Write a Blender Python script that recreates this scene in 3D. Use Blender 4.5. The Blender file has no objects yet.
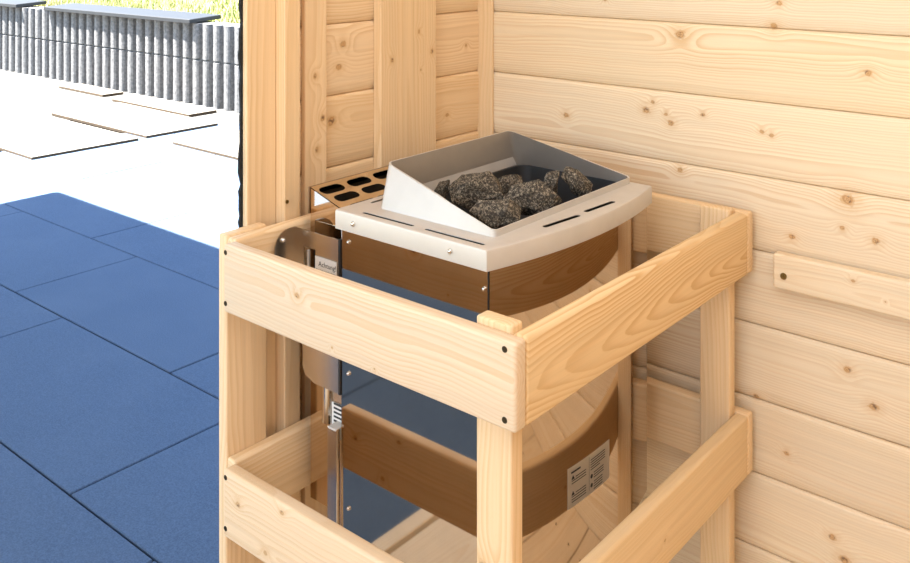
import bpy, bmesh, math, random
from mathutils import Vector, Matrix, noise
C = bpy.context.scene.collection
S = bpy.context.scene
R = math.radians

# ------------------------------------------------------------------ camera
cam_data = bpy.data.cameras.new('camera')
cam = bpy.data.objects.new('camera', cam_data); C.objects.link(cam)
cam.location = (1.15, -1.455, 1.23)
cam.rotation_euler = (R(90), 0, R(39.9))
cam_data.sensor_width = 36.0
cam_data.lens = 36.0 * 930 / 910
cam_data.shift_y = -(281.5 + 59.6) / 910
cam_data.clip_start = 0.02
S.camera = cam
# ------------------------------------------------------------------ world, sun, added fill lights, exposure
world = bpy.data.worlds.new('world'); S.world = world
world.use_nodes = True
wn = world.node_tree; wn.nodes.clear()
w_out = wn.nodes.new('ShaderNodeOutputWorld'); w_bg = wn.nodes.new('ShaderNodeBackground')
w_sky = wn.nodes.new('ShaderNodeTexSky')
w_sky.sky_type = 'NISHITA'; w_sky.sun_disc = False
w_sky.sun_elevation = R(66); w_sky.sun_rotation = R(215)
w_sky.air_density = 1.3; w_sky.dust_density = 0.4; w_sky.ozone_density = 2.0
wn.links.new(w_sky.outputs[0], w_bg.inputs[0]); wn.links.new(w_bg.outputs[0], w_out.inputs[0])
w_bg.inputs[1].default_value = 0.62
sun_data = bpy.data.lights.new('sun', 'SUN'); sun = bpy.data.objects.new('sun', sun_data); C.objects.link(sun)
sun_data.energy = 52.0; sun_data.angle = R(0.53); sun_data.color = (1.0, 0.95, 0.88)
sun.rotation_euler = Vector((0.64, 0.87, -2.37)).to_track_quat('-Z', 'Y').to_euler()
sun.location = (-3, -3, 5)

def area_light(name, loc, target, sx, sy, power, col):
    d = bpy.data.lights.new(name, 'AREA'); o = bpy.data.objects.new(name, d); C.objects.link(o)
    d.shape = 'RECTANGLE'; d.size = sx; d.size_y = sy; d.energy = power; d.color = col
    o.location = loc
    o.rotation_euler = (Vector(target) - Vector(loc)).to_track_quat('-Z', 'Y').to_euler()
    return o
area_light('near_wall_fill', (0.85, -2.62, 1.42), (0.75, 0.0, 0.8), 1.5, 1.1, 10, (0.94, 1.01, 1.06))  # added fill from the near wall, no window known there
area_light('overhead_fill', (1.05, -1.3, 2.08), (1.05, -1.3, 0.0), 1.6, 1.6, 24, (0.94, 1.01, 1.04))  # added soft fill from above, no such lamp known
S.view_settings.view_transform = 'Standard'; S.view_settings.look = 'None'
S.view_settings.gamma = 1.0; S.view_settings.use_curve_mapping = False
S.view_settings.exposure = 0.0

# ------------------------------------------------------------------ node helpers
class NT:
    def __init__(s, name):
        s.m = bpy.data.materials.new(name); s.m.use_nodes = True
        s.t = s.m.node_tree; s.t.nodes.clear()
        s.out = s.t.nodes.new('ShaderNodeOutputMaterial'); s.b = s.t.nodes.new('ShaderNodeBsdfPrincipled')
        s.t.links.new(s.b.outputs[0], s.out.inputs[0])
    def n(s, t): return s.t.nodes.new(t)
    def put(s, sock, v):
        if isinstance(v, bpy.types.NodeSocket): s.t.links.new(v, sock)
        elif isinstance(v, (tuple, list)): sock.default_value = tuple(v) if len(v) == len(sock.default_value) else tuple(v) + (1,)
        else: sock.default_value = v
    def math(s, op, a, b=None, c=None, clamp=False):
        n = s.n('ShaderNodeMath'); n.operation = op; n.use_clamp = clamp
        s.put(n.inputs[0], a)
        if b is not None: s.put(n.inputs[1], b)
        if c is not None: s.put(n.inputs[2], c)
        return n.outputs[0]
    def xyz(s, x, y=0.0, z=0.0):
        n = s.n('ShaderNodeCombineXYZ'); s.put(n.inputs[0], x); s.put(n.inputs[1], y); s.put(n.inputs[2], z); return n.outputs[0]
    def sep(s, v):
        n = s.n('ShaderNodeSeparateXYZ'); s.put(n.inputs[0], v); return n.outputs
    def noise(s, v, scale, detail=2.0, rough=0.5, dist=0.0):
        n = s.n('ShaderNodeTexNoise'); s.put(n.inputs['Vector'], v); n.inputs['Scale'].default_value = scale
        n.inputs['Detail'].default_value = detail; n.inputs['Roughness'].default_value = rough; n.inputs['Distortion'].default_value = dist
        return n.outputs['Fac']
    def smooth(s, x, a, b, lo=0.0, hi=1.0):
        n = s.n('ShaderNodeMapRange'); n.interpolation_type = 'SMOOTHSTEP'
        s.put(n.inputs[0], x); n.inputs[1].default_value = a; n.inputs[2].default_value = b
        n.inputs[3].default_value = lo; n.inputs[4].default_value = hi; return n.outputs[0]
    def mix(s, f, a, b, mode='MIX'):
        n = s.n('ShaderNodeMix'); n.data_type = 'RGBA'; n.blend_type = mode
        s.put(n.inputs[0], f); s.put(n.inputs[6], a); s.put(n.inputs[7], b); return n.outputs[2]
    def bump(s, h, strength, dist):
        n = s.n('ShaderNodeBump'); n.inputs['Strength'].default_value = strength; n.inputs['Distance'].default_value = dist
        s.put(n.inputs['Height'], h); s.t.links.new(n.outputs[0], s.b.inputs['Normal'])
    def set(s, **k):
        for a, v in k.items(): s.put(s.b.inputs[a.replace('_', ' ')], v)
        return s.m

EARLY = (0.82, 0.60, 0.375)
LATE = (0.60, 0.345, 0.14)

def wood(name, knots=(), auto=0.0, ring=0.0052, contrast=0.6, early=EARLY, late=LATE, flat=0.03, tilt=0.05, var=1.0, fixed=None):
    """solid pine: growth rings round a pith line, knots that bend them; ga=(u,v) gb=(w,seed) gc=knot plane"""
    t = NT(name)
    def uv(nm):
        n = t.n('ShaderNodeUVMap'); n.uv_map = nm; return t.sep(n.outputs[0])
    ga, gb, gc = uv('ga'), uv('gb'), uv('gc')
    u, v, w, seed = ga[0], ga[1], gb[0], gb[1]
    wn_ = t.n('ShaderNodeTexWhiteNoise'); wn_.noise_dimensions = '1D'; t.put(wn_.inputs['W'], seed)
    rnd = t.sep(wn_.outputs['Color'])
    soff = t.math('MULTIPLY', seed, 7.31)
    us = t.math('ADD', u, soff)
    # knot distance in radii
    D = None
    plane = t.xyz(gc[0], gc[1], 0)
    for (a, b, r) in knots:
        vm = t.n('ShaderNodeVectorMath'); vm.operation = 'SUBTRACT'; t.put(vm.inputs[0], plane); vm.inputs[1].default_value = (a, b, 0)
        sc = t.n('ShaderNodeVectorMath'); sc.operation = 'MULTIPLY'; t.put(sc.inputs[0], vm.outputs[0]); sc.inputs[1].default_value = (0.8 / r, 1.0 / r, 0)
        ln = t.n('ShaderNodeVectorMath'); ln.operation = 'LENGTH'; t.put(ln.inputs[0], sc.outputs[0])
        D = ln.outputs['Value'] if D is None else t.math('MINIMUM', D, ln.outputs['Value'])
    if auto > 0:
        vo = t.n('ShaderNodeTexVoronoi'); vo.inputs['Scale'].default_value = 11.0
        t.put(vo.inputs['Vector'], t.xyz(t.math('MULTIPLY', us, 0.8), t.math('ADD', v, soff), 0.0))
        cc = t.sep(vo.outputs['Color'])
        rad = t.math('ADD', t.math('MULTIPLY', t.math('MAXIMUM', t.math('SUBTRACT', cc[0], 0.45), 0.0), 0.08 * auto), 0.004)
        vd = t.math('DIVIDE', vo.outputs['Distance'], rad)
        D = vd if D is None else t.math('MINIMUM', D, vd)
    jit = t.noise(t.xyz(t.math('MULTIPLY', gc[0], 150), t.math('MULTIPLY', gc[1], 150), 0), 1.0, 3.0)
    vv = t.math('SUBTRACT', v, fixed[0] if fixed else t.math('MULTIPLY', t.math('SUBTRACT', rnd[0], 0.5), 0.09))
    n1 = t.noise(t.xyz(t.math('MULTIPLY', us, 2.6), t.math('MULTIPLY', v, 2.0), soff), 1.0, 3.0)
    vv = t.math('ADD', vv, t.math('MULTIPLY', t.math('SUBTRACT', n1, 0.5), 0.045))
    ww = t.math('ADD', w, t.math('ADD', flat * 0.3, t.math('MULTIPLY', rnd[1], flat)))
    ww = t.math('ADD', ww, t.math('MULTIPLY', t.math('MULTIPLY', t.math('SUBTRACT', rnd[2], 0.5), tilt * 2), u))
    if fixed: ww = t.math('ADD', w, t.math('ADD', fixed[1], t.math('MULTIPLY', u, fixed[2])))
    r = t.math('SQRT', t.math('ADD', t.math('MULTIPLY', vv, vv), t.math('MULTIPLY', ww, ww)))
    n2 = t.noise(t.xyz(t.math('MULTIPLY', us, 5), t.math('MULTIPLY', v, 60), t.math('MULTIPLY', w, 60)), 1.0, 3.0)
    r = t.math('ADD', r, t.math('MULTIPLY', n2, 0.0030))
    if D is not None:
        warp = t.math('POWER', 2.718, t.math('MULTIPLY', t.math('MULTIPLY', D, D), -0.10))
        r = t.math('ADD', r, t.math('MULTIPLY', warp, 0.010))
    tt = t.math('DIVIDE', r, ring)
    n3 = t.noise(t.xyz(t.math('MULTIPLY', tt, 0.35), soff, 0), 1.0, 1.0)
    tt = t.math('ADD', tt, t.math('MULTIPLY', n3, 1.6))
    fr = t.math('FRACT', tt)
    late_f = t.math('MULTIPLY', t.math('POWER', t.smooth(fr, 0.1, 0.93), 1.6), t.smooth(fr, 0.93, 1.0, 1.0, 0.0))
    blotch = t.noise(t.xyz(t.math('MULTIPLY', us, 3), t.math('MULTIPLY', v, 12), soff), 1.0, 2.0)
    late_f = t.math('MULTIPLY', late_f, t.smooth(blotch, 0.25, 0.75, contrast * 0.35, contrast))
    streak = t.noise(t.xyz(t.math('MULTIPLY', us, 1.6), t.math('MULTIPLY', v, 150), t.math('MULTIPLY', w, 150)), 1.0, 3.0, 0.65)
    fib = t.noise(t.xyz(t.math('MULTIPLY', us, 14), t.math('MULTIPLY', v, 700), t.math('MULTIPLY', w, 700)), 1.0, 2.0)
    col = t.mix(late_f, early, late)
    hv = t.n('ShaderNodeHueSaturation'); t.put(hv.inputs['Color'], col)
    base_v = t.math('ADD', 0.955, t.math('MULTIPLY', rnd[1], 0.09 * var))
    base_v = t.math('ADD', base_v, t.math('MULTIPLY', t.math('SUBTRACT', fib, 0.5), 0.10))
    base_v = t.math('ADD', base_v, t.math('MULTIPLY', t.math('SUBTRACT', blotch, 0.5), 0.14))
    base_v = t.math('ADD', base_v, t.math('MULTIPLY', t.math('SUBTRACT', streak, 0.5), 0.22))
    t.put(hv.inputs['Value'], base_v)
    t.put(hv.inputs['Saturation'], t.math('ADD', 0.92, t.math('MULTIPLY', rnd[2], 0.16 * var)))
    col = hv.outputs[0]
    if D is not None:
        Dj = t.math('ADD', D, t.math('MULTIPLY', t.math('SUBTRACT', jit, 0.5), 1.5))
        halo = t.smooth(Dj, 3.2, 0.9, 0.0, 0.28)
        col = t.mix(halo, col, (0.62, 0.36, 0.15))
        rings = t.math('SINE', t.math('MULTIPLY', Dj, 14.0))
        kcol = t.mix(t.smooth(rings, -1, 1), (0.60, 0.36, 0.16), (0.44, 0.22, 0.08))
        kcol = t.mix(t.smooth(jit, 0.50, 0.64), kcol, (0.12, 0.045, 0.018))
        col = t.mix(t.smooth(Dj, 1.2, 0.6, 0.0, 0.85), col, kcol)
    t.put(t.b.inputs['Base Color'], col)
    t.bump(t.math('ADD', t.math('MULTIPLY', fib, 0.4), late_f), 0.12, 0.0006)
    return t.set(Roughness=0.55, Specular_IOR_Level=0.3)

def flat_mat(name, col, rough=0.5, metal=0.0, speck=0.0, sscale=300):
    t = NT(name)
    if speck:
        tc = t.n('ShaderNodeTexCoord')
        nz = t.noise(tc.outputs['Object'], sscale, 3.0, 0.6)
        c = t.mix(t.smooth(nz, 0.3, 0.7), tuple(x * (1 - speck) for x in col), tuple(min(1, x * (1 + speck)) for x in col))
        t.put(t.b.inputs['Base Color'], c)
        t.bump(nz, 0.2, 0.001)
    else: t.put(t.b.inputs['Base Color'], col)
    return t.set(Roughness=rough, Metallic=metal)

def brushed(name, col, rough, axis=(1, 200, 200), amt=0.06, metal=1.0):
    t = NT(name)
    tc = t.n('ShaderNodeTexCoord')
    mp = t.n('ShaderNodeMapping'); t.t.links.new(tc.outputs['Object'], mp.inputs[0]); mp.inputs['Scale'].default_value = axis
    nz = t.noise(mp.outputs[0], 4.0, 3.0, 0.6)
    big = t.noise(tc.outputs['Object'], 22.0, 3.0, 0.6)
    c = t.mix(t.math('MULTIPLY', t.smooth(big, 0.35, 0.75), 0.25), col, tuple(x * 0.78 for x in col))
    t.put(t.b.inputs['Base Color'], c)
    t.put(t.b.inputs['Roughness'], t.math('ADD', rough - amt / 2, t.math('MULTIPLY', nz, amt)))
    return t.set(Metallic=metal)

# ------------------------------------------------------------------ mesh helpers
_seed = [0.0]
def grain_uv(bm, faces, centre, axes, rot_inv=None, seed=None, planar=None):
    """write the board's own coordinates: axes = (grain, width, thickness) index triple"""
    la = bm.loops.layers.uv.get('ga') or bm.loops.layers.uv.new('ga')
    lb = bm.loops.layers.uv.get('gb') or bm.loops.layers.uv.new('gb')
    lc = bm.loops.layers.uv.get('gc') or bm.loops.layers.uv.new('gc')
    if seed is None:
        _seed[0] += 1.37; seed = _seed[0]
    for f in faces:
        for l in f.loops:
            p = l.vert.co
            q = (p - centre) if rot_inv is None else rot_inv @ (p - centre)
            l[la].uv = (q[axes[0]], q[axes[1]]); l[lb].uv = (q[axes[2]], seed)
            l[lc].uv = (p[planar[0]], p[planar[1]]) if planar else (q[axes[0]], q[axes[1]])

def add_board(bm, lo, hi, bevel=0.002, seg=2, seed=None, grain=None, planar=None):
    lo, hi = Vector(lo), Vector(hi); c = (lo + hi) / 2; d = hi - lo
    r = bmesh.ops.create_cube(bm, size=1.0, matrix=Matrix.Translation(c) @ Matrix.Diagonal((d.x, d.y, d.z, 1)))
    vs = set(r['verts'])
    if bevel:
        es = {e for v in vs for e in v.link_edges}
        rb = bmesh.ops.bevel(bm, geom=list(es), offset=bevel, segments=seg, affect='EDGES', profile=0.5)
        fs = set(rb['faces'])
        todo = list(fs)
        while todo:
            f = todo.pop()
            for e in f.edges:
                for g in e.link_faces:
                    if g not in fs: fs.add(g); todo.append(g)
    else: fs = {f for v in vs for f in v.link_faces}
    order = sorted(range(3), key=lambda i: -d[i])
    if grain is not None: order = [grain] + [i for i in order if i != grain]
    grain_uv(bm, fs, c, order, seed=seed, planar=planar)
    return fs

def add_cyl(bm, p0, p1, r0, r1=None, n=20, caps=True):
    p0, p1 = Vector(p0), Vector(p1); r1 = r0 if r1 is None else r1
    m = (p1 - p0).to_track_quat('Z', 'Y').to_matrix().to_4x4(); m.translation = (p0 + p1) / 2
    return bmesh.ops.create_cone(bm, cap_ends=caps, segments=n, radius1=r0, radius2=r1, depth=(p1 - p0).length, matrix=m)

def obj(name, bm, mat, parent=None, label=None, smooth=False, mods=()):
    me = bpy.data.meshes.new(name)
    bmesh.ops.recalc_face_normals(bm, faces=bm.faces[:])
    if parent is not None:
        bmesh.ops.translate(bm, vec=-WORLD[parent.name], verts=bm.verts[:])
    bm.to_mesh(me); bm.free()
    if smooth:
        for p in me.polygons: p.use_smooth = True
        try: me.set_sharp_from_angle(angle=R(35))
        except Exception: pass
    for m in (mat if isinstance(mat, (list, tuple)) else [mat]): me.materials.append(m)
    o = bpy.data.objects.new(name, me); C.objects.link(o)
    if parent is not None:
        o.parent = parent; WORLD[o.name] = WORLD[parent.name]
    else: WORLD[o.name] = Vector((0, 0, 0))
    if label: o['label'] = label
    return o
WORLD = {}
def set_origin(o, p):
    """move a top-level mesh's origin to p without moving the mesh"""
    p = Vector(p)
    o.data.transform(Matrix.Translation(-p)); o.location = p; WORLD[o.name] = p
def thing(name, loc, label, cat, group=None):
    o = bpy.data.objects.new(name, None); C.objects.link(o); o.location = loc; o.empty_display_size = 0.05
    WORLD[o.name] = Vector(loc); tag(o, label, cat, group); return o
def tag(o, label, cat, group=None):
    o['label'] = label; o['category'] = cat
    if group: o['group'] = group
    return o
def struct(name, bm, mat, smooth=False):
    o = obj(name, bm, mat, smooth=smooth); o['kind'] = 'structure'; return o
def tube_mesh(bm, pts, r, n=12):
    for a, b in zip(pts[:-1], pts[1:]): add_cyl(bm, a, b, r, n=n)

def plate(outline, holes, z, thick, bevel=0.0):
    """flat plate with real holes (xy outline), returned as a bmesh"""
    cu = bpy.data.curves.new('tmp', 'CURVE'); cu.dimensions = '2D'; cu.fill_mode = 'BOTH'
    for loop in [outline] + holes:
        sp = cu.splines.new('POLY'); sp.points.add(len(loop) - 1)
        for p, q in zip(sp.points, loop): p.co = (q[0], q[1], 0, 1)
        sp.use_cyclic_u = True
    cu.extrude = max(thick / 2 - bevel, 0.0); cu.bevel_depth = bevel; cu.bevel_resolution = 2
    o = bpy.data.objects.new('tmp', cu); C.objects.link(o)
    dg = bpy.context.evaluated_depsgraph_get(); dg.update()
    me = bpy.data.meshes.new_from_object(o.evaluated_get(dg))
    bm = bmesh.new(); bm.from_mesh(me)
    bmesh.ops.translate(bm, vec=(0, 0, z - thick / 2), verts=bm.verts[:])
    C.objects.unlink(o); bpy.data.objects.remove(o); bpy.data.curves.remove(cu); bpy.data.meshes.remove(me)
    return bm
def slot(cx, cy, ang, ln, wd, n=6):
    """rounded slot outline"""
    pts = []
    for s in (1, -1):
        for i in range(n + 1):
            a = -math.pi / 2 + math.pi * i / n
            x, y = s * (ln / 2 - wd / 2) + s * math.cos(a) * wd / 2, s * math.sin(a) * wd / 2
            pts.append((cx + x * math.cos(ang) - y * math.sin(ang), cy + x * math.sin(ang) + y * math.cos(ang)))
    return pts

# ------------------------------------------------------------------ materials
WALL_KNOTS = [(0.591, 1.094, .006), (0.6, 1.131, .005), (0.431, 1.07, .009), (0.734, 1.033, .006), (0.202, 0.906, .006), (0.367, 0.935, .007), (0.414, 0.918, .006), (0.405, 0.932, .0035),
              (0.472, 0.939, .004), (0.573, 0.924, .004), (0.588, 0.920, .004), (0.431, 0.841, .005), (0.705, 0.839, .010), (0.697, 0.795, .004), (0.745, 0.785, .006), (0.621, 0.766, .005),
              (0.705, 0.583, .006), (0.742, 0.539, .007), (0.612, 0.424, .004), (0.682, 0.321, .006), (0.70, 0.294, .008), (0.562, 0.497, .005), (0.285, 1.123, .003), (0.38, 0.95, .004)]
WALL_KNOTS = [(a, b, r * 0.85) for a, b, r in WALL_KNOTS]
LEFT_KNOTS = [(-0.374, 1.055, .006), (-0.383, 1.018, .006), (-0.103, 0.897, .004), (-0.046, 1.025, .003), (-0.40, 0.93, .008)]
M_WALLR = wood('pine_wall_planks', WALL_KNOTS, contrast=0.52, ring=0.0042, flat=0.022, tilt=0.012, early=(0.81, 0.66, 0.475))
M_WALLL = wood('pine_wall_planks_left', LEFT_KNOTS, contrast=0.55, ring=0.0045, flat=0.03, tilt=0.02)
M_WALLX = wood('pine_wall_planks_plain', (), auto=1.0, contrast=0.45, ring=0.006)
M_TRIM = wood('pine_trim', (), contrast=0.40, ring=0.006, flat=0.08, tilt=0.01)
M_RAILF = wood('pine_rail_front', [(-0.097, 0.014, .004), (-0.03, -0.035, .0012), (0.045, -0.04, .0012)], contrast=0.5, ring=0.0046, flat=0.03, tilt=0.008, early=(0.73, 0.57, 0.405))
M_RAILR = wood('pine_rail_right', (), contrast=0.75, ring=0.0040, fixed=(-0.010, 0.0230, -0.066), early=(0.80, 0.57, 0.32), late=(0.58, 0.31, 0.11))
M_RAIL = wood('pine_rail', (), auto=1.0, contrast=0.6, ring=0.006, flat=0.035, tilt=0.02)
M_POST = wood('pine_post', (), auto=1.0, contrast=0.5, ring=0.0058, flat=0.05, tilt=0.01)
M_POSTK = wood('pine_post_knot', [(0.047, -0.015, .0065)], contrast=0.5, ring=0.0058, flat=0.05, tilt=0.01)
M_MIRROR = brushed('polished_steel', (0.57, 0.455, 0.34), 0.045, (200, 200, 1), 0.02)
M_SATIN = brushed('satin_steel', (0.63, 0.585, 0.535), 0.50, (1, 120, 120), 0.10, metal=0.35)
M_BRACK = brushed('bracket_steel', (0.60, 0.53, 0.45), 0.24, (1, 150, 150), 0.06)
M_DARK = flat_mat('dark_inner_steel', (0.075, 0.075, 0.077), 0.45, 0.7)
M_SCREW = flat_mat('dark_screw', (0.09, 0.065, 0.035), 0.35, 0.9)
M_BRASS = flat_mat('brass_screw', (0.30, 0.22, 0.09), 0.35, 1.0)
M_SILVER = flat_mat('silver_screw', (0.72, 0.70, 0.66), 0.22, 1.0)
M_BLACK = flat_mat('black_recess', (0.012, 0.01, 0.009), 0.6)  # flat black for the shade in slots, gaps and recesses
M_FELT = flat_mat('black_felt', (0.012, 0.013, 0.014), 0.9, 0, 0.5, 200)
M_PAPER = flat_mat('label_paper', (0.80, 0.77, 0.72), 0.6)
M_INK = flat_mat('label_ink', (0.03, 0.03, 0.03), 0.6)

def slab_mat():
    t = NT('anthracite_slab'); tc = t.n('ShaderNodeTexCoord')
    nz = t.noise(tc.outputs['Object'], 260, 3.0, 0.65); bg = t.noise(tc.outputs['Object'], 3.0, 3.0, 0.55)
    c = t.mix(t.smooth(nz, 0.3, 0.72), (0.053, 0.080, 0.128), (0.094, 0.136, 0.208))
    c = t.mix(t.smooth(bg, 0.35, 0.8, 0.0, 0.30), c, (0.11, 0.145, 0.205))
    t.put(t.b.inputs['Base Color'], c); t.bump(nz, 0.35, 0.0015)
    return t.set(Roughness=0.75, Specular_IOR_Level=0.25)
M_SLAB = slab_mat()
M_BED = flat_mat('joint_bedding', (0.012, 0.012, 0.014), 0.95)
M_GRAVEL = flat_mat('pale_gravel', (0.11, 0.107, 0.10), 0.95, 0, 0.35, 60)
M_PALE = flat_mat('pale_board', (0.20, 0.18, 0.15), 0.8, 0, 0.08, 40)
M_PEDGE = flat_mat('board_edge', (0.05, 0.032, 0.016), 0.9, 0, 0.3, 40)
M_PALIS = flat_mat('grey_palisade', (0.13, 0.13, 0.132), 0.9, 0, 0.3, 45)
M_CAP = flat_mat('dark_cap', (0.0125, 0.0145, 0.018), 0.6, 0, 0.12, 20)
M_SOIL = flat_mat('lawn_soil', (0.16, 0.17, 0.05), 0.95, 0, 0.4, 8)
def grass_mat():
    t = NT('sunny_grass'); tc = t.n('ShaderNodeTexCoord')
    nz = t.noise(tc.outputs['Object'], 2.5, 3.0, 0.6)
    c = t.mix(t.smooth(nz, 0.35, 0.65), (0.20, 0.24, 0.06), (0.33, 0.30, 0.15))
    t.put(t.b.inputs['Base Color'], c); return t.set(Roughness=0.8)
M_GRASS = grass_mat()
def stone_mat(name, a, b):
    t = NT(name); tc = t.n('ShaderNodeTexCoord')
    nz = t.noise(tc.outputs['Object'], 260, 4.0, 0.75); n2 = t.noise(tc.outputs['Object'], 40, 3.0, 0.6)
    n3 = t.noise(tc.outputs['Object'], 600, 2.0, 0.6)
    c = t.mix(t.smooth(nz, 0.47, 0.66), a, b)
    c = t.mix(t.smooth(n3, 0.60, 0.70, 0, 0.8), c, (0.55, 0.47, 0.36))
    c = t.mix(t.smooth(n2, 0.45, 0.7, 0, 0.5), c, tuple(x * 0.6 for x in a))
    t.put(t.b.inputs['Base Color'], c); t.bump(nz, 0.7, 0.002)
    return t.set(Roughness=0.85, Specular_IOR_Level=0.3)
M_STONE = stone_mat('dark_granite', (0.045, 0.036, 0.027), (0.33, 0.265, 0.19))

# ------------------------------------------------------------------ the setting
ZG = -0.07                      # slab level
# floor of slabs: rows 0.5 m deep, slabs 1 m long
rng = random.Random(4)
starts = {0.14: -2.301, -0.36: -1.943, 0.64: -2.67, -0.86: -2.585}
bm = bmesh.new()
y = -2.86
rows = []
yy = -3.36
while yy < 2.2:
    rows.append(round(yy, 3)); yy += 0.5
for ry in rows:
    x0 = starts.get(ry, -2.4 + rng.random())
    x = x0 - 1.0 * math.floor((x0 + 5.2))
    while x < 2.4:
        if not (x + 1 < -5.4):
            add_board(bm, (max(x, -9), ry + 0.0025, ZG - 0.04), (x + 0.995, ry + 0.4975, ZG + rng.uniform(-.0008, .0008)), bevel=0.0025, seg=1, seed=1)
        x += 1.0
struct('ground_paving', bm, M_SLAB)
bm = bmesh.new(); add_board(bm, (-5.3, -3.4, ZG - 0.10), (2.5, 2.16, ZG - 0.014), 0, seed=1)
struct('ground_bedding', bm, M_BED)
bm = bmesh.new()
add_board(bm, (-16, 2.16, ZG - 0.2), (4, 3.0, ZG - 0.006), 0, seed=1)
add_board(bm, (-16, -6, ZG - 0.2), (-5.32, 2.16, ZG - 0.008), 0, seed=1)
struct('ground_gravel', bm, M_GRAVEL)
# the sauna's own raised floor of pale boards, with nail heads
ZF = 0.15
M_FLOORW = wood('pine_floor', (), contrast=0.4, ring=0.005, flat=0.03, early=(0.80, 0.655, 0.47))
bm = bmesh.new(); nb = bmesh.new(); x = -0.035; first = True
while x < 2.38:
    w_ = 0.034 if first else 0.137
    add_board(bm, (x, -2.70, ZF - 0.03), (min(x + w_, 2.40), 0.0, ZF), 0.0015, seg=1, grain=1)
    if not first:
        for yy in (-2.3, -1.85, -1.4, -0.95, -0.5, -0.1):
            for q in (0.03, 0.107): add_cyl(nb, (x + q, yy, ZF - 0.002), (x + q, yy, ZF + 0.0004), 0.0035, n=10)
    x += w_ + (0.012 if first else 0.004); first = False
add_board(bm, (-0.034, -2.69, ZG), (2.39, -0.001, ZF - 0.031), 0, seed=3)
fl = struct('floor', bm, M_FLOORW)
struct('trim_floor_nails', nb, M_SCREW)

PITCH = 0.1195; Z0 = 0.97
def plank_wall(name, mat, axis, a0, a1, face, sign, zlo, zhi, thick=0.04, planar=(0, 2), skip=None):
    """horizontal rounded planks; axis = direction of the boards (0 x, 1 y); face = visible coordinate, sign = visible normal"""
    bm = bmesh.new()
    k0 = math.floor((zlo - Z0) / PITCH); k1 = math.ceil((zhi - Z0) / PITCH)
    prof = [(0.0, 0.0055), (0.0022, 0.0018), (0.006, 0.0004), (0.011, 0.0), (PITCH * 0.55, 0.0), (PITCH - 0.018, 0.0006), (PITCH - 0.008, 0.0022), (PITCH - 0.0025, 0.0042), (PITCH, 0.0085)]
    for k in range(k0, k1):
        zb = Z0 + k * PITCH
        # profile counted downwards from the plank's top edge
        pts = [(d, zb + PITCH - h) for h, d in prof]
        for (b0, b1) in ((a0, a1),) if not (skip and skip[2] < zb + PITCH / 2 < skip[3]) else ((a0, skip[0]), (skip[1], a1)):
            if b1 - b0 < 0.01: continue
            ring = []
            for a in (b0, b1):
                row = []
                for d, z in pts + [(thick, zb), (thick, zb + PITCH)]:
                    z = min(max(z, zlo), zhi)
                    o = face - sign * d
                    row.append(bm.verts.new((a, o, z) if axis == 0 else (o, a, z)))
                ring.append(row)
            fs = []
            n = len(ring[0])
            for i in range(n):
                j = (i + 1) % n
                try: fs.append(bm.faces.new((ring[0][i], ring[0][j], ring[1][j], ring[1][i])))
                except ValueError: pass
            fs.append(bm.faces.new(ring[0])); fs.append(bm.faces.new(ring[1][::-1]))
            cen = Vector((0, face, zb + PITCH / 2)) if axis == 0 else Vector((face, 0, zb + PITCH / 2))
            _seed[0] += 1.37
            grain_uv(bm, fs, cen, (0, 2, 1) if axis == 0 else (1, 2, 0), seed=_seed[0] , planar=planar)
    bmesh.ops.dissolve_degenerate(bm, dist=1e-5, edges=bm.edges[:])
    return struct(name, bm, mat)
plank_wall('wall_right', M_WALLR, 0, 0.0, 2.40, 0.0, -1, ZG, 2.12)
plank_wall('wall_left', M_WALLL, 1, -0.545, 0.0, 0.0, 1, ZG, 2.12, planar=(1, 2))
plank_wall('wall_entrance', M_WALLX, 1, -2.70, -2.05, 0.0, 1, ZG, 2.12, planar=(1, 2))
plank_wall('wall_near', M_WALLX, 0, 0.0, 2.40, -2.70, 1, ZG, 2.12, skip=(0.1, 1.6, 0.88, 2.05))
plank_wall('wall_far_side', M_WALLX, 1, -2.70, 0.0, 2.40, -1, ZG, 2.12, planar=(1, 2))
bm = bmesh.new(); add_board(bm, (-0.05, -2.05, 2.0), (0.0, -0.545, 2.12), 0.002); struct('trim_lintel', bm, M_TRIM)
bm = bmesh.new(); add_board(bm, (-0.04, -2.74, 2.12), (2.44, 0.04, 2.15), 0.0); struct('ceiling', bm, M_WALLX)
bm = bmesh.new(); add_board(bm, (-4.14, -3.25, 2.23), (2.7, 0.05, 2.30), 0.0); struct('roof', bm, M_TRIM)
# window frame added in the unseen near wall to go with the fill light
bm = bmesh.new()
for lo, hi in (((0.1, -2.73, 0.88), (0.15, -2.69, 2.02)), ((1.55, -2.73, 0.88), (1.6, -2.69, 2.02)), ((0.15, -2.73, 0.88), (1.55, -2.69, 0.93)), ((0.15, -2.73, 1.97), (1.55, -2.69, 2.02))):
    add_board(bm, lo, hi, 0.003)
struct('added_window_frame', bm, M_TRIM)

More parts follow.
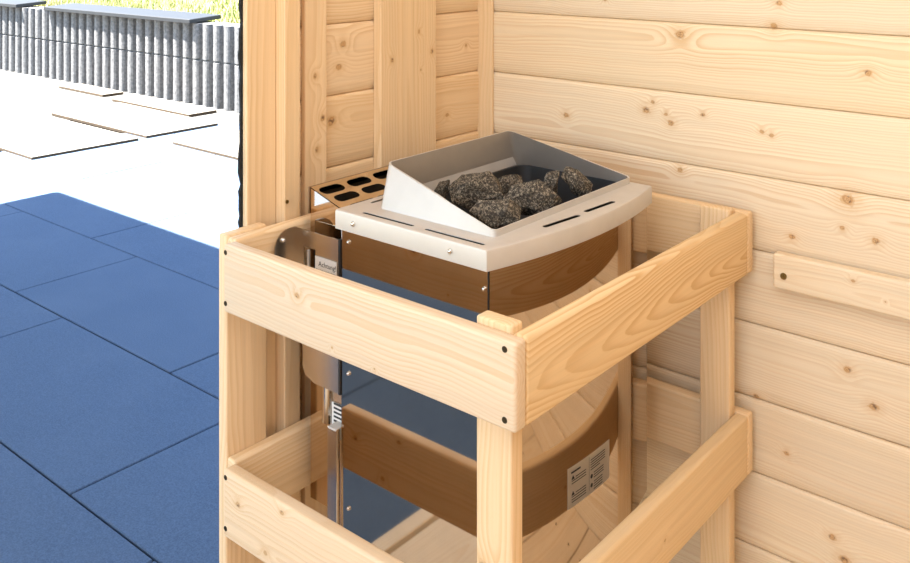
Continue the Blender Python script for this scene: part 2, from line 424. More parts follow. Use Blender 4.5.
# boards of the left wall
def trim(name, lo, hi, mat=M_TRIM, bevel=0.002, grain=2):
    bm = bmesh.new(); add_board(bm, lo, hi, bevel, grain=grain, seg=3); return struct(name, bm, mat)
trim('trim_jamb', (-0.003, -0.579, ZG), (0.008, -0.5233, 2.0))
b1 = trim('trim_batten', (-0.002, -0.523, ZG), (0.028, -0.491, 2.12))
trim('trim_narrow_board', (0.0, -0.466, ZG), (0.010, -0.419, 2.12), wood('pine_narrow', [(-.015, -.0025, .004), (-.085, .0145, .005), (-.135, .0015, .004)], contrast=0.45, ring=0.005, flat=0.06, tilt=0.01))
trim('trim_wide_board', (0.0, -0.302, ZG), (0.019, -0.156, 2.12), wood('pine_wide', [(-.005, -.045, .004), (.001, .061, .004), (-.03, .03, .002), (0.04, 0.025, .003)], contrast=0.40, ring=0.006, flat=0.05, tilt=0.01))
trim('trim_corner', (-0.004, -0.0065, ZG), (0.034, 0.0, 2.12), bevel=0.002)
def screw_head(bm, p, nrm, r, depth=0.0015):
    p, nrm = Vector(p), Vector(nrm).normalized()
    add_cyl(bm, p - nrm * 0.004, p + nrm * depth, r, r * 0.8, n=16)
    # drive recess ridge
    t1 = nrm.orthogonal().normalized(); t2 = nrm.cross(t1)
    for a in (t1, t2):
        m = Matrix((a, nrm.cross(a), nrm)).transposed().to_4x4(); m.translation = p + nrm * depth
        bmesh.ops.create_cube(bm, size=1, matrix=m @ Matrix.Diagonal((r * 1.0, r * 0.22, r * 0.2, 1)))
bm = bmesh.new(); screw_head(bm, (0.028, -0.5215 + 0.003, 0.826), (1, 0, 0), 0.0035)
o = obj('screw', bm, M_BRASS, b1)
# torn felt at the jamb
bm = bmesh.new(); rr = random.Random(9)
zs = [ZG]
while zs[-1] < 2.0: zs.append(zs[-1] + rr.uniform(0.008, 0.03))
prev = None; fs = []
for z in zs:
    j = -0.5815 - abs(rr.gauss(0, 0.0022)) + (0.002 if rr.random() < .3 else 0)
    cur = [bm.verts.new(p) for p in ((-0.0032, -0.56, z), (-0.0032, j, z), (-0.0075, j + rr.uniform(-.001, .001), z), (-0.0075, -0.56, z))]
    if prev:
        for i in range(4): bm.faces.new((prev[i], prev[(i + 1) % 4], cur[(i + 1) % 4], cur[i]))
    else: bm.faces.new(cur)
    prev = cur
bm.faces.new(prev[::-1])
f = obj('felt_strip', bm, M_FELT); tag(f, 'torn black felt strip down the outer edge of the wooden door jamb', 'felt strip')
set_origin(f, (-0.005, -0.57, ZG))

# bench support batten on the right wall
bt = thing('support_batten', (0.60, 0.0, 0.69), 'short thick pine batten screwed flat to the plank wall right of the guard', 'wooden batten')
bm = bmesh.new(); add_board(bm, (0.598, -0.021, 0.687), (1.9, 0.0, 0.741), 0.004, seg=3)
obj('batten_board', bm, wood('pine_support', [(-0.62 + 0.135, -0.008, .0012), (-0.65 + 0.12, 0.012, .0025)], contrast=0.35, flat=0.03, tilt=0.05, early=(0.82, 0.68, 0.50)), bt)
bm = bmesh.new(); screw_head(bm, (0.6155, -0.021, 0.709), (0, -1, 0), 0.0062)
obj('screw', bm, M_BRASS, bt, 'brass countersunk screw')

# ------------------------------------------------------------------ outside: pale boards, retaining wall, lawn
pb = [(-6.4, -4.30, 1.16, 1.86, 'wide pale board on the sunlit paving, nearest the dark slabs'),
      (-4.035, -2.75, 1.94, 2.44, 'pale board on the sunlit paving beside the door jamb'),
      (-5.82, -4.75, 2.545, 2.79, 'pale board lying along the foot of the ribbed wall, beside the dark cap'),
      (-6.80, -6.06, 2.60, 2.79, 'pale board at the foot of the ribbed wall, farthest left'),
      (-5.60, -4.32, 1.93, 2.49, 'pale board between the wide board and the ribbed wall')]
for i, (x0, x1, y0, y1, lab) in enumerate(pb):
    bm = bmesh.new(); add_board(bm, (x0, y0, ZG - 0.004), (x1, y1, ZG + 0.018), 0.002, seg=1)
    for f in bm.faces: f.material_index = 1 if abs(f.normal.z) < 0.3 else 0
    o = obj('paving_board', bm, (M_PALE, M_PEDGE)); tag(o, lab, 'board', 'pale boards on the paving')
    set_origin(o, ((x0 + x1) / 2, (y0 + y1) / 2, ZG - 0.004))

# ribbed palisade wall, slightly turned
rot = math.atan2(2.932 - 2.84, -4.716 + 8.484)
def pw(s, d, z):                   # s along, d towards the viewer
    ox, oy = -4.716, 2.932
    return Vector((ox + s * math.cos(rot) + d * math.sin(rot), oy + s * math.sin(rot) - d * math.cos(rot), z))
bm = bmesh.new(); pitch = 0.131; rr = random.Random(2)
WT = 0.572
RIB = ((0.0, 0.0), (0.03, 0.045), (0.08, 0.051), (0.28, 0.051), (0.38, 0.045), (0.47, 0.032), (0.51, 0.0), (0.75, -0.004))
zl = [ZG - 0.05, 0.1, 0.278, 0.284, 0.290, 0.296, 0.45, WT]
cols = []
s = -6.5
while s < 7.5:
    for q, d in RIB: cols.append((s + q * pitch, d))
    s += pitch
grid = []
for sv, d in cols:
    grid.append([bm.verts.new(pw(sv, d * (0.45 if 0.28 < z < 0.292 else 1) + rr.uniform(-.0012, .0012), z)) for z in zl])
for i in range(len(grid) - 1):
    for j in range(len(zl) - 1): bm.faces.new((grid[i][j], grid[i + 1][j], grid[i + 1][j + 1], grid[i][j + 1]))
bk = [[bm.verts.new(pw(sv, -0.16, z)) for z in (zl[0], WT)] for sv in (cols[0][0], cols[-1][0])]
for i in range(len(grid) - 1): pass
top = [g[-1] for g in grid]; bm.faces.new(top + [bk[1][1], bk[0][1]])
rw = obj('retaining_wall', bm, M_PALIS, smooth=False); rw['kind'] = 'structure'
def cap(s0, s1, lab):
    t = bmesh.new()
    v = [pw(s0, 0.105, WT), pw(s1, 0.105, WT), pw(s1, -0.20, WT + 0.02), pw(s0, -0.20, WT + 0.02)]
    lo = [t.verts.new(p + Vector((0, 0, 0.002))) for p in v]; hi = [t.verts.new(p + Vector((0, 0, 0.036))) for p in v]
    t.faces.new(lo[::-1]); t.faces.new(hi)
    for i in range(4): t.faces.new((lo[i], lo[(i + 1) % 4], hi[(i + 1) % 4], hi[i]))
    bmesh.ops.bevel(t, geom=t.edges[:], offset=0.004, segments=1, affect='EDGES')
    o = obj('wall_cap', t, M_CAP); tag(o, lab, 'cap slab', 'dark caps on the ribbed wall'); set_origin(o, pw((s0 + s1) / 2, 0, WT))
cap(-2.70, -0.43, 'long dark cap slab on the ribbed grey retaining wall, nearest the door jamb')
cap(-6.2, -3.22, 'dark cap slab on the ribbed retaining wall at the far left edge')
bm = bmesh.new()
g = []
for i in range(41):
    row = []
    for j in range(22):
        x, dd = -22 + i * 0.65, 0.13 + (j / 21) ** 1.6 * 12
        p = pw(x + 4.0, -dd, 0); p.z = WT - 0.03 + 0.012 * dd + 0.015 * noise.noise(p * 1.3)
        row.append(bm.verts.new(p))
    g.append(row)
for i in range(40):
    for j in range(21): bm.faces.new((g[i][j], g[i + 1][j], g[i + 1][j + 1], g[i][j + 1]))
struct('ground_lawn', bm, M_SOIL)
bm = bmesh.new(); rr = random.Random(5)
for k in range(22000):
    sx = rr.uniform(-8.5, 0.9) if k < 17000 else rr.uniform(0.9, 4.5); dd = 0.225 + rr.random() ** 1.8 * 6.0
    if dd < 0.27 and (-2.75 < sx < -0.28 or sx < -3.17): continue
    p = pw(sx, -dd, 0); p.z = WT - 0.04 + 0.012 * dd
    h = rr.uniform(0.05, 0.11); a = rr.uniform(0, 6.28); w = rr.uniform(0.004, 0.008) * (1 + dd * 0.25)
    d = Vector((math.cos(a), math.sin(a), 0)); lean = Vector((rr.gauss(0, .03), rr.gauss(0, .03), h))
    v = [bm.verts.new(q) for q in (p - d * w, p + d * w, p + lean * 0.6 + d * w * 0.7, p + lean)]
    bm.faces.new(v)
gr = obj('grass', bm, M_GRASS); gr['kind'] = 'stuff'; tag(gr, 'sunny yellow green grass behind the ribbed retaining wall', 'grass')

# ------------------------------------------------------------------ the wooden guard round the heater
gd = thing('heater_guard', (0.29, -0.335, ZF), 'pale pine guard frame of posts and two rows of rails around the heater', 'guard rail')
ZU, ZL, RH = 0.800, 0.482, 0.0965      # tops of upper and lower rails, rail height
X0, X1 = 0.031, 0.565
def rail(lo, hi, mat, screws=(), label=None, grain=None):
    bm = bmesh.new(); add_board(bm, lo, hi, 0.0045, seg=4, grain=grain)
    o = obj('rail', bm, mat, gd, label, smooth=True)
    for p, n_, m in screws:
        b = bmesh.new(); screw_head(b, p, n_, 0.0044, 0.0004); obj('screw', b, m, o)
    return o
def post(lo, hi, mat, screws=()):
    bm = bmesh.new(); add_board(bm, lo, hi, 0.003, seg=3, grain=2)
    o = obj('post', bm, mat, gd, smooth=True)
    for p, n_, m in screws:
        b = bmesh.new(); screw_head(b, p, n_, 0.0028, 0.0004); obj('screw', b, m, o)
FY0, FY1 = -0.655, -0.634
for zt, mat in ((ZU, M_RAILF), (ZL, wood('pine_rail_lower', [(-0.222, 0.010, .0042), (-0.128, 0.036, .0035), (-0.162, -0.032, .0035)], contrast=0.5, ring=0.007, flat=0.015, tilt=0.03, early=(0.80, 0.60, 0.40)))):
    sc = []
    for x in (0.0585 + 0.0, 0.5475 + 0.003):
        for dz in (0.009, 0.085): sc.append(((x, FY0, zt - dz), (0, -1, 0), M_SCREW))
    sc[0] = ((0.0585, FY0, zt - 0.011), (0, -1, 0), M_SCREW); sc[1] = ((0.0585, FY0, zt - 0.083), (0, -1, 0), M_SCREW)
    rail((0.053, FY0, zt - RH), (X1, FY1, zt), mat, [s for s in sc], grain=0)
    rail((X1 - 0.0205, FY1, zt - RH), (X1, -0.037, zt), M_RAILR if zt == ZU else wood('pine_rail_right_lower', [(0.02, -0.01, .002)], contrast=0.35, flat=0.03, tilt=0.008, early=(0.80, 0.57, 0.32)), grain=1)
    rail((0.0325, FY1, zt - RH), (0.054, -0.037, zt), M_RAIL, [((0.054, -0.47, zt - 0.048), (1, 0, 0), M_SCREW)], grain=1)
    rail((X0, -0.037, zt - RH), (X1, -0.0155, zt), M_RAIL, grain=0)
post((0.494, FY1 + 0.0003, ZF), (X1 - 0.0208, -0.612, 0.807), M_POSTK, [((0.503, FY1, 0.695), (0, -1, 0), M_SCREW)])
post((0.494, -0.059, ZF), (X1 - 0.0208, -0.0373, 0.806), M_POST, [((0.494, -0.048, z), (-1, 0, 0), M_SCREW) for z in (0.775, 0.72, 0.465, 0.415)])
post((0.0125, -0.634, ZF), (0.0322, -0.560, 0.802), M_POST)
post((0.0125, -0.112, ZF), (0.0322, -0.038, 0.802), M_POST)
# pin holes in the post's flat side mirrored by the heater are its screws

# ------------------------------------------------------------------ the heater
ht = thing('sauna_heater', (0.30, -0.327, 0.36), 'polished steel sauna heater filled with stones inside the wooden guard', 'heater')
LZ = 0.84
YL, YR = -0.532, -0.122
NB = 24
def bow(x0, x1, y0, y1, sag, n=NB):
    return [(x0 + (x1 - x0) * i / n + sag * 4 * (i / n) * (1 - i / n), y0 + (y1 - y0) * i / n) for i in range(n + 1)]
def lid_outline(ins):
    f = bow(0.430 - ins, 0.441 - ins, YL + ins, YR - ins, 0.026)
    return [(0.1545, YL + ins)] + f + [(0.1545, YR - ins)]
box_b, box_f, box_l, box_r = 0.195, 0.408, -0.487, -0.116 - 0.012
def rrect(x0, x1, y0, y1, rb, rf, n=6):
    pts = []
    for cx, cy, r, a0 in ((x0 + rb, y0 + rb, rb, 180), (x1 - rf, y0 + rf, rf, 270), (x1 - rf, y1 - rf, rf, 0), (x0 + rb, y1 - rb, rb, 90)):
        for i in range(n + 1):
            a = R(a0 + 90 * i / n); pts.append((cx + r * math.cos(a), cy + r * math.sin(a)))
    return pts
base = rrect(box_b, box_f, box_l, box_r, 0.012, 0.008)
holes = [[(x, y) for x, y in base][::-1]]
for xa, xb, ya in ((0.195, 0.293, -0.5165), (0.313, 0.415, -0.5165)): holes.append(slot((xa + xb) / 2, ya, 0, xb - xa, 0.0062))
for (xa, ya), (xb, yb) in (((0.4325, -0.408), (0.4405, -0.330)), ((0.4375, -0.312), (0.4425, -0.238))):
    holes.append(slot((xa + xb) / 2 - 0.002, (ya + yb) / 2, math.atan2(yb - ya, xb - xa), math.hypot(xb - xa, yb - ya), 0.0085))
for ya, yb in ((-0.475, -0.415),): holes.append(slot(0.170, (ya + yb) / 2, math.pi / 2, yb - ya, 0.006))
bm = plate(lid_outline(0.003), holes, LZ, 0.0008)
# rolled edge and skirt
o0, o1 = lid_outline(0.0), lid_outline(0.003)
oo = lid_outline(0.0008)
prof = [(lid_outline(0.0), LZ - 0.027), (lid_outline(0.0), LZ - 0.0035), (lid_outline(0.0009), LZ - 0.001), (lid_outline(0.003), LZ)]
prev = None
for loop, z in prof:
    cur = [bm.verts.new((x, y, z)) for x, y in loop]
    if prev:
        for i in range(len(cur)):
            j = (i + 1) % len(cur)
            if i == len(cur) - 1: continue
            bm.faces.new((prev[i], prev[j], cur[j], cur[i]))
    prev = cur
# back edge wall
cb = [bm.verts.new(p) for p in ((0.1545, YL, LZ - 0.027), (0.1545, YR, LZ - 0.027), (0.1545, YR - 0.003, LZ), (0.1545, YL + 0.003, LZ))]
bm.faces.new(cb)
lid = obj('top_cover', bm, M_SATIN, ht, 'satin grey steel top cover with slots', smooth=True)
def heater_screw(parent, p, n_, r=0.0042):
    b = bmesh.new(); p, n_ = Vector(p), Vector(n_)
    add_cyl(b, p - n_ * 0.002, p + n_ * 0.002, r, r * 0.85, n=18); 
    bmesh.ops.create_uvsphere(b, u_segments=14, v_segments=8, radius=r * 0.8, matrix=Matrix.Translation(p + n_ * 0.0012))
    obj('screw', b, M_SILVER, parent, smooth=True)
heater_screw(lid, (0.192, YL, 0.8265), (0, -1, 0)); heater_screw(lid, (0.371, YL, 0.8265), (0, -1, 0))
# raised collar round the stones: low lip in front, tall at the back
bm = bmesh.new()
def collar_top(x, y):
    t_ = (box_f - x) / (box_f - box_b); t_ = min(max(t_, 0), 1)
    yc = (box_l + box_r) / 2
    ny = yc + (y - yc) * (1 - 0.150 * t_)
    return (x - 0.009 * t_, ny, LZ + 0.0090 + 0.0500 * t_)
def side_div(pts, k=6):
    out = []
    for a, b in zip(pts, pts[1:] + pts[:1]):
        L = math.hypot(b[0] - a[0], b[1] - a[1]); m = 8 if L > 0.05 else 1
        for i in range(m): out.append((a[0] + (b[0] - a[0]) * i / m, a[1] + (b[1] - a[1]) * i / m))
    return out
bs = side_div(base)
vb = [bm.verts.new((x, y, LZ - 0.001)) for x, y in bs]; vt = [bm.verts.new(collar_top(x, y)) for x, y in bs]
def inner(p, q=0.0022):
    xc, yc = (box_b + box_f) / 2, (box_l + box_r) / 2
    dx, dy = xc - p[0], yc - p[1]
    return (p[0] + math.copysign(min(abs(dx), q), dx), p[1] + math.copysign(min(abs(dy), q), dy))
vti = [bm.verts.new((*inner(v.co), v.co.z)) for v in vt]; vbi = [bm.verts.new((*inner(v.co), LZ - 0.03)) for v in vb]
n = len(bs)
for i in range(n):
    j = (i + 1) % n
    bm.faces.new((vb[i], vb[j], vt[j], vt[i])); bm.faces.new((vt[i], vt[j], vti[j], vti[i])); bm.faces.new((vti[i], vti[j], vbi[j], vbi[i])).material_index = 1
M_COLLAR_IN = brushed('collar_inner_steel', (0.40, 0.355, 0.31), 0.42, (40, 40, 1), 0.12, metal=0.6)  # inner faces of the collar, darker and browner than the outside
obj('collar', bm, (brushed('collar_steel', (0.60, 0.56, 0.52), 0.50, (1, 120, 120), 0.10, metal=0.35), M_COLLAR_IN), ht, 'raised grey steel collar around the stones, tall at the back', smooth=True)
# dark stone tray
bm = bmesh.new()
tr = rrect(box_b + 0.006, box_f - 0.010, box_l + 0.012, box_r - 0.010, 0.02, 0.01)
levels = [(0.0, 0.8405), (0.003, 0.8405), (0.005, 0.77)]
prev = None
for q, z in levels:
    cur = [bm.verts.new((*inner((x, y), q), z)) for x, y in tr]
    if prev:
        for i in range(len(cur)): bm.faces.new((prev[i], prev[(i + 1) % len(cur)], cur[(i + 1) % len(cur)], cur[i]))
    prev = cur
bm.faces.new(prev)
obj('stone_tray', bm, M_DARK, ht, 'dark inner tray holding the stones', smooth=True)
# black blocks standing for the shade inside, under the cover's slots
bm = bmesh.new(); add_board(bm, (0.166, -0.517, 0.40), (0.420, -0.137, 0.760), 0.0); obj('inner_shade_box', bm, M_BLACK, ht)
bm = bmesh.new()
for lo, hi in (((0.166, -0.5205, 0.76), (0.42, -0.49, 0.833)), ((0.412, -0.49, 0.76), (0.426, -0.14, 0.833)), ((0.416, -0.42, 0.76), (0.443, -0.22, 0.833))): add_board(bm, lo, hi, 0)
obj('slot_shade_blocks', bm, M_BLACK, ht)
# body panels
BZ = 0.362
bm = bmesh.new(); add_board(bm, (0.158, -0.5235, BZ), (0.4255, -0.5215, LZ - 0.004), 0.0)
side = obj('side_panel', bm, M_MIRROR, ht, 'mirror polished steel side panel')
for x, z in ((0.1735, 0.795), (0.1735, 0.607), (0.1735, 0.414)): heater_screw(side, (x, -0.5235, z), (0, -1, 0), 0.0032)
heater_screw(side, (0.4195, -0.5235, 0.787), (0, -1, 0), 0.0030)
bm = bmesh.new(); add_board(bm, (0.158, -0.133, BZ), (0.432, -0.131, LZ - 0.004), 0.0)
obj('side_panel', bm, M_MIRROR, ht)
bm = bmesh.new()
fo = bow(0.4272, 0.4365, -0.5222, -0.1305, 0.026, 48); prev = None
for x, y in fo:
    cur = [bm.verts.new((x, y, BZ)), bm.verts.new((x, y, LZ - 0.004)), bm.verts.new((x - 0.0015, y, LZ - 0.004)), bm.verts.new((x - 0.0015, y, BZ))]
    if prev:
        for i in range(4): bm.faces.new((prev[i], prev[(i + 1) % 4], cur[(i + 1) % 4], cur[i]))
    else: bm.faces.new(cur)
    prev = cur
bm.faces.new(prev[::-1])
front = obj('front_panel', bm, M_MIRROR, ht, 'bowed mirror polished steel front panel', smooth=True)
bm = bmesh.new(); add_cyl(bm, (0.4262, -0.5235, BZ), (0.4262, -0.5235, LZ - 0.028), 0.0011, n=8)
obj('edge_seam', bm, M_BLACK, ht)
bm = plate([(0.158, -0.522)] + bow(0.426, 0.435, -0.522, -0.131, 0.026) + [(0.158, -0.131)], [], BZ + 0.002, 0.002)
obj('base_plate', bm, M_BRACK, ht)
# rear casing with sloping air grille
bm = bmesh.new()
gx0, gx1, gz0, gz1 = 0.068, 0.153, 0.8515, 0.826
cas = [(0.068, gz0), (0.153, gz1), (0.158, 0.38), (0.068, 0.38)]
for yv in (-0.503, -0.150):
    bm.faces.new([bm.verts.new((x, yv, z)) for x, z in cas])
vs = [[bm.verts.new((x, yv, z)) for x, z in cas] for yv in (-0.503, -0.150)]
for i in (1, 2, 3): bm.faces.new((vs[0][i], vs[0][(i + 1) % 4], vs[1][(i + 1) % 4], vs[1][i]))
obj('rear_casing', bm, M_MIRROR, ht, 'polished steel casing behind the heater')
gl = math.hypot(gx1 - gx0, gz1 - gz0); gh = []
for k in range(6):
    yc = -0.503 + 0.031 + k * 0.0575
    gh.append(slot(yc - 0.003, 0.0185, 0, 0.047, 0.021)); gh.append(slot(yc + 0.003, 0.046, 0, 0.047, 0.019)); gh.append(slot(yc + 0.014, 0.070, 0, 0.05, 0.006))
bm = plate([(-0.503, 0), (-0.150, 0), (-0.150, gl), (-0.503, gl)], gh, 0.0, 0.0015)
# map (a,b,c) -> y=a, slope direction b
sl = Vector((gx1 - gx0, 0, gz1 - gz0)).normalized(); nr = Vector((-sl.z, 0, sl.x))
for v in bm.verts:
    a, b, c = v.co; v.co = Vector((gx0, a, gz0)) + sl * b + nr * c
obj('air_grille', bm, brushed('grille_steel', (0.68, 0.60, 0.50), 0.14, (1, 100, 1), 0.05), ht, 'sloping slotted steel air grille')
bm = bmesh.new()
q = [Vector((gx0 + 0.002, -0.502, gz0)) + sl * 0.0 - nr * 0.016, Vector((gx0 + 0.002, -0.151, gz0)) - nr * 0.016]
vv = [bm.verts.new(p) for p in (q[0], q[1], q[1] + sl * 0.08, q[0] + sl * 0.08)]; bm.faces.new(vv)
bmesh.ops.solidify(bm, geom=bm.faces[:], thickness=0.001)
obj('duct_floor', bm, M_BLACK, ht)
bm = bmesh.new(); add_board(bm, (0.0645, -0.505, gz0 - 0.04), (0.0675, -0.165, gz0 + 0.0005), 0.0006, seg=1)
obj('rear_flange', bm, flat_mat('brown_steel', (0.34, 0.25, 0.17), 0.3, 1.0), ht)
# mounting bracket: plate facing the camera side, rounded ear on the rail
yb = -0.5245
bm = bmesh.new()
def pl_xz(bm, outline, y0, y1):
    a = [bm.verts.new((x, y0, z)) for x, z in outline]; b = [bm.verts.new((x, y1, z)) for x, z in outline]
    m = len(outline)
    bm.faces.new(a); bm.faces.new(b[::-1])
    for i in range(m): bm.faces.new((a[i], a[(i + 1) % m], b[(i + 1) % m], b[i]))
# plate with a real notch: four pieces around it
hx0, hx1, hz0, hz1 = 0.0775, 0.1035, 0.700, 0.769
bm2 = plate([(0.080, 0.578), (0.100, 0.571), (0.153, 0.571), (0.153, 0.794), (0.0555, 0.794), (0.0555, 0.69), (0.074, 0.665), (0.075, 0.590)], [[(hx0, hz0), (hx1, hz0), (hx1, hz1), (hx0, hz1)]], 0, 0.0018)
for v in bm2.verts:
    a, b, c = v.co; v.co = Vector((a, yb - c * 1.0 + 0.0, b))
bm.free(); bm = bm2
br = obj('wall_bracket', bm, M_BRACK, ht, 'steel mounting bracket with a notch')
bm = bmesh.new()
ear = [(-0.5245, 0.794)]
for i in range(9):
    a = R(90 + 90 * i / 8); ear.append((-0.535 + 0.028 * math.cos(a) , 0.766 + 0.028 * math.sin(a)))
ear += [(-0.563, 0.715), (-0.556, 0.685), (-0.5245, 0.680)]
A_ = [bm.verts.new((0.0545, y, z)) for y, z in ear]; B_ = [bm.verts.new((0.0565, y, z)) for y, z in ear]
bm.faces.new(A_); bm.faces.new(B_[::-1])
for i in range(len(ear)): bm.faces.new((A_[i], A_[(i + 1) % len(ear)], B_[(i + 1) % len(ear)], B_[i]))
ear_o = obj('bracket_ear', bm, M_BRACK, br, 'rounded bracket ear screwed to the rail')
bm = bmesh.new(); add_board(bm, (hx0 + 0.002, yb + 0.004, hz0 - 0.01), (hx0 + 0.0065, yb + 0.0075, hz1 - 0.006), 0.0005, seg=1); obj('hook', bm, M_SATIN, br)
bm = bmesh.new(); add_board(bm, (hx0 + 0.0085, yb + 0.012, hz0 - 0.01), (hx1 + 0.004, yb + 0.014, hz1 + 0.004), 0); obj('notch_backing', bm, flat_mat('notch_dark', (0.10, 0.08, 0.06), 0.4, 0.8), br)
heater_screw(br, (0.0568, -0.5475, 0.7795), (1, 0, 0), 0.0042)
bm = bmesh.new(); add_board(bm, (0.1535, yb - 0.001, 0.571), (0.1575, yb + 0.012, 0.795), 0); obj('bracket_gap_shade', bm, M_BLACK, br)  # black bar standing for the shade in the gap beside the side panel

def text_mesh(body, size, mat_place, name, parent, mat):
    cu = bpy.data.curves.new('tmp', 'FONT'); cu.body = body; cu.size = size; cu.extrude = 0.00008; cu.resolution_u = 2
    o = bpy.data.objects.new('tmp', cu); C.objects.link(o)
    dg = bpy.context.evaluated_depsgraph_get(); dg.update()
    me = bpy.data.meshes.new_from_object(o.evaluated_get(dg)); bm = bmesh.new(); bm.from_mesh(me)
    bmesh.ops.transform(bm, matrix=mat_place, verts=bm.verts[:])
    C.objects.unlink(o); bpy.data.objects.remove(o); bpy.data.curves.remove(cu); bpy.data.meshes.remove(me)
    return obj(name, bm, mat, parent)
def frame_m(origin, ex, ez):
    ex, ez = Vector(ex).normalized(), Vector(ez).normalized(); nn = ex.cross(ez)
    m = Matrix((ex, ez, nn)).transposed().to_4x4(); m.translation = origin; return m
# label on the bracket
bm = bmesh.new(); add_board(bm, (0.1045, yb - 0.0016, 0.725), (0.1505, yb - 0.0009, 0.7612), 0); lb = obj('warning_label', bm, M_PAPER, br, 'white warning label on the bracket')
text_mesh('Achtung!', 0.0105, frame_m((0.112, yb - 0.0018, 0.7480), (1, 0, 0), (0, 0, 1)), 'lettering', lb, M_INK)
text_mesh('Vor Inbetriebnahme', 0.0052, frame_m((0.1065, yb - 0.0018, 0.7405), (1, 0, 0), (0, 0, 1)), 'lettering', lb, M_INK)
# conduit, wall frame channel with label and clip
bm = bmesh.new(); add_cyl(bm, (0.117, -0.512, 0.60), (0.117, -0.512, 0.515), 0.0085, n=24); obj('conduit', bm, brushed('conduit_steel', (0.72, 0.66, 0.58), 0.18, (100, 100, 1), 0.05), ht, 'short polished steel conduit', smooth=True)
bm = bmesh.new(); add_board(bm, (0.126, -0.512, 0.30), (0.157, -0.509, 0.60), 0.0005, seg=1)
add_board(bm, (0.126, -0.512, 0.30), (0.129, -0.49, 0.60), 0.0005, seg=1)
ch = obj('frame_channel', bm, M_BRACK, ht, 'vertical steel frame channel')
bm = bmesh.new(); add_board(bm, (0.1265, -0.5132, 0.498), (0.157, -0.5123, 0.548), 0); tl = obj('type_plate', bm, M_PAPER, ch, 'small white type plate with printed lines')
bm = bmesh.new()
for k in range(6): add_board(bm, (0.131, -0.5136, 0.5455 - k * 0.0062), (0.131 + (0.022 if k % 2 else 0.017), -0.5132, 0.5483 - k * 0.0062), 0)
obj('printed_lines', bm, M_INK, tl)
bm = bmesh.new(); add_board(bm, (0.1345, -0.530, 0.31), (0.1555, -0.5235, 0.522), 0.001, seg=2); cl = obj('hanging_strip', bm, M_BRACK, ch, 'bright steel strip hooked on the channel')
bm = bmesh.new(); add_board(bm, (0.138, -0.532, 0.520), (0.155, -0.512, 0.5235), 0.001, seg=2); obj('strip_hook', bm, M_SATIN, cl)
# sticker on the bowed front panel
def fx(y): 
    t_ = (y + 0.5222) / (0.3917); return 0.4272 + 0.0093 * t_ + 0.026 * 4 * t_ * (1 - t_)
bm = bmesh.new(); prev = None
for i in range(13):
    y = -0.386 + 0.104 * i / 12
    cur = [bm.verts.new((fx(y) + 0.0006, y, z)) for z in (0.4565, 0.512)]
    if prev: bm.faces.new((prev[0], cur[0], cur[1], prev[1]))
    prev = cur
bmesh.ops.solidify(bm, geom=bm.faces[:], thickness=0.0003)
st = obj('instruction_sticker', bm, flat_mat('sticker_film', (0.72, 0.63, 0.52), 0.5), front, 'pale instruction sticker with two columns of print')
bm = bmesh.new()
def ink(y0, y1, z0, z1):
    p = None
    for i in range(5):
        y = y0 + (y1 - y0) * i / 4
        c = [bm.verts.new((fx(y) + 0.0013, y, z)) for z in (z0, z1)]
        if p: bm.faces.new((p[0], c[0], c[1], p[1]))
        p = c
ink(-0.379, -0.358, 0.503, 0.5055)
for z in (0.4955, 0.492, 0.4885, 0.474, 0.4705, 0.467, 0.4635): ink(-0.378 + (0.009 if z in (0.4955, 0.474) else 0), -0.345, z, z + 0.0012)
ink(-0.3378, -0.3372, 0.463, 0.5095)
for k in range(5): ink(-0.334, -0.296 - (0.014 if k == 4 else 0), 0.503 - k * 0.0034, 0.5042 - k * 0.0034)
for k in range(3): ink(-0.326, -0.300, 0.4830 - k * 0.0034, 0.4842 - k * 0.0034)
for k in range(4): ink(-0.326, -0.303, 0.4705 - k * 0.0034, 0.4717 - k * 0.0034)
for zc in (0.4805, 0.468):      # two round symbols
    yc = -0.3315; r = 0.003
    vs = [bm.verts.new((fx(yc + r * math.cos(a)) + 0.0013, yc + r * math.cos(a), zc + r * math.sin(a))) for a in [2 * math.pi * i / 14 for i in range(14)]]; bm.faces.new(vs)
for zc in (0.4955, 0.474):      # two warning triangles
    vs = [bm.verts.new((fx(y) + 0.0013, y, z)) for y, z in ((-0.3785, zc - 0.001), (-0.3715, zc - 0.001), (-0.375, zc + 0.005))]; bm.faces.new(vs)
obj('printed_text', bm, M_INK, st)

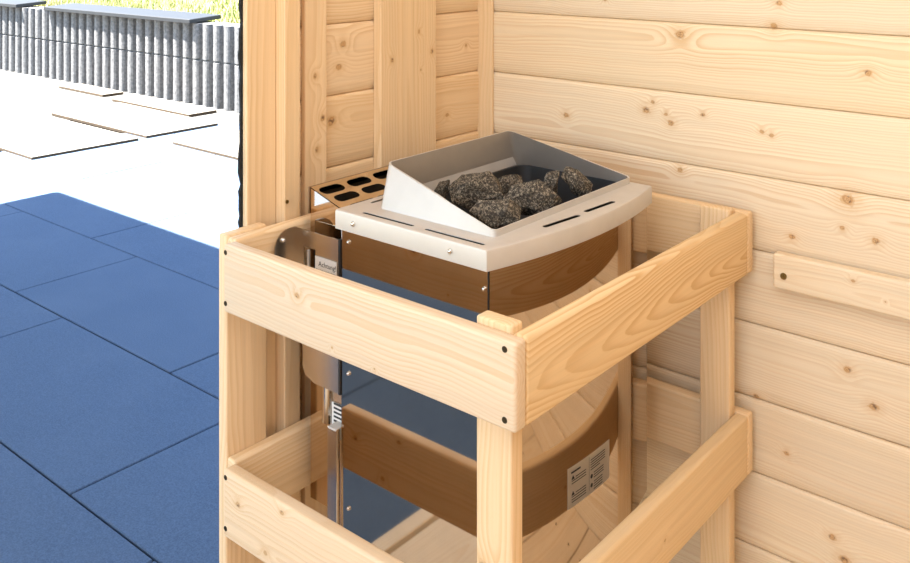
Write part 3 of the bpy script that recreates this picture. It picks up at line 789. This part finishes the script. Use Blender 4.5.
# ------------------------------------------------------------------ stones
def unproj(u, v, z):                       # a point at height z seen at pixel (u, v) in the photograph's frame
    a = R(39.9); du, dv = (u - 455) / 930, -(v + 59.6) / 930
    d = Vector((du * math.cos(a) - math.sin(a), du * math.sin(a) + math.cos(a), dv))
    t_ = (z - 1.23) / d.z
    return Vector((1.15, -1.455, 1.23)) + d * t_
def stone(name, c, size, seed, label, rot=(0, 0, 0), npt=13):
    rr = random.Random(seed); bm = bmesh.new()
    for k in range(npt):                   # a few well spread directions give broad broken faces
        zz = 1 - 2 * (k + 0.5) / npt; ph = k * 2.39996 + rr.uniform(-.5, .5); q = math.sqrt(1 - zz * zz); f_ = rr.uniform(0.86, 1.12)
        bm.verts.new((q * math.cos(ph) * size[0] * f_, q * math.sin(ph) * size[1] * f_, zz * size[2] * f_))
    h = bmesh.ops.convex_hull(bm, input=bm.verts[:])
    junk = {g for g in h['geom_interior'] + h['geom_unused'] if isinstance(g, bmesh.types.BMVert)}
    bmesh.ops.delete(bm, geom=list(junk), context='VERTS')
    for _ in range(3):
        bmesh.ops.subdivide_edges(bm, edges=bm.edges[:], cuts=1, use_grid_fill=True)
        if _ == 1: bmesh.ops.smooth_vert(bm, verts=bm.verts[:], factor=0.12, use_axis_x=True, use_axis_y=True, use_axis_z=True)
    bmesh.ops.triangulate(bm, faces=bm.faces[:])
    bm.normal_update()
    for v in bm.verts:
        v.co += v.normal * (0.0026 * noise.noise(v.co * 60 + Vector((seed, 0, 0))) + 0.0011 * noise.noise(v.co * 230 + Vector((seed, 3, 0))))
    m = Matrix.Translation(c) @ Matrix.Rotation(R(rot[2]), 4, 'Z') @ Matrix.Rotation(R(rot[1]), 4, 'Y') @ Matrix.Rotation(R(rot[0]), 4, 'X')
    bmesh.ops.transform(bm, matrix=m, verts=bm.verts[:])
    o = obj(name, bm, M_STONE); tag(o, label, 'stone', 'dark stones in the heater'); set_origin(o, c)
    return o
CAM = 39.9                                 # stones turned so that their long side lies across the view
stone('sauna_stone', unproj(442, 193, 0.851), (0.012, 0.014, 0.024), 11, 'small upright speckled stone at the far left of the heater tray', rot=(0, 18, CAM), npt=9)
stone('sauna_stone', unproj(476, 192, 0.855), (0.045, 0.032, 0.034), 12, 'large rounded speckled stone at the left of the heater tray', rot=(0, 4, CAM), npt=11)
stone('sauna_stone', unproj(511, 187, 0.845), (0.026, 0.024, 0.022), 13, 'medium dark stone at the back of the tray behind the large stones', rot=(10, -20, CAM), npt=10)
stone('sauna_stone', unproj(532, 200, 0.851), (0.043, 0.022, 0.030), 14, 'largest broad speckled stone in the middle front of the heater tray', rot=(0, -14, CAM), npt=12)
stone('sauna_stone', unproj(495, 216, 0.845), (0.040, 0.024, 0.026), 25, 'flat speckled stone in the near front corner of the tray', rot=(0, 4, CAM), npt=11)
stone('sauna_stone', unproj(578, 184, 0.855), (0.036, 0.019, 0.017), 16, 'leaning oblong stone at the right end of the heater tray', rot=(0, 48, CAM), npt=11)
stone('sauna_stone', unproj(550, 186, 0.853), (0.014, 0.018, 0.030), 17, 'pointed narrow stone peak between the largest and the leaning stone', rot=(0, 16, CAM), npt=8)
stone('sauna_stone', unproj(505, 200, 0.825), (0.030, 0.026, 0.022), 18, 'dark low stone wedged between the rounded and the largest stones', rot=(0, 0, CAM), npt=10)
# the heater hangs a little nearer the camera side
for o in [ht] + [o for o in C.objects if o.name.startswith('sauna_stone')]:
    o.location = Vector(o.location) + Vector((0.0063, -0.008, 0.0034))
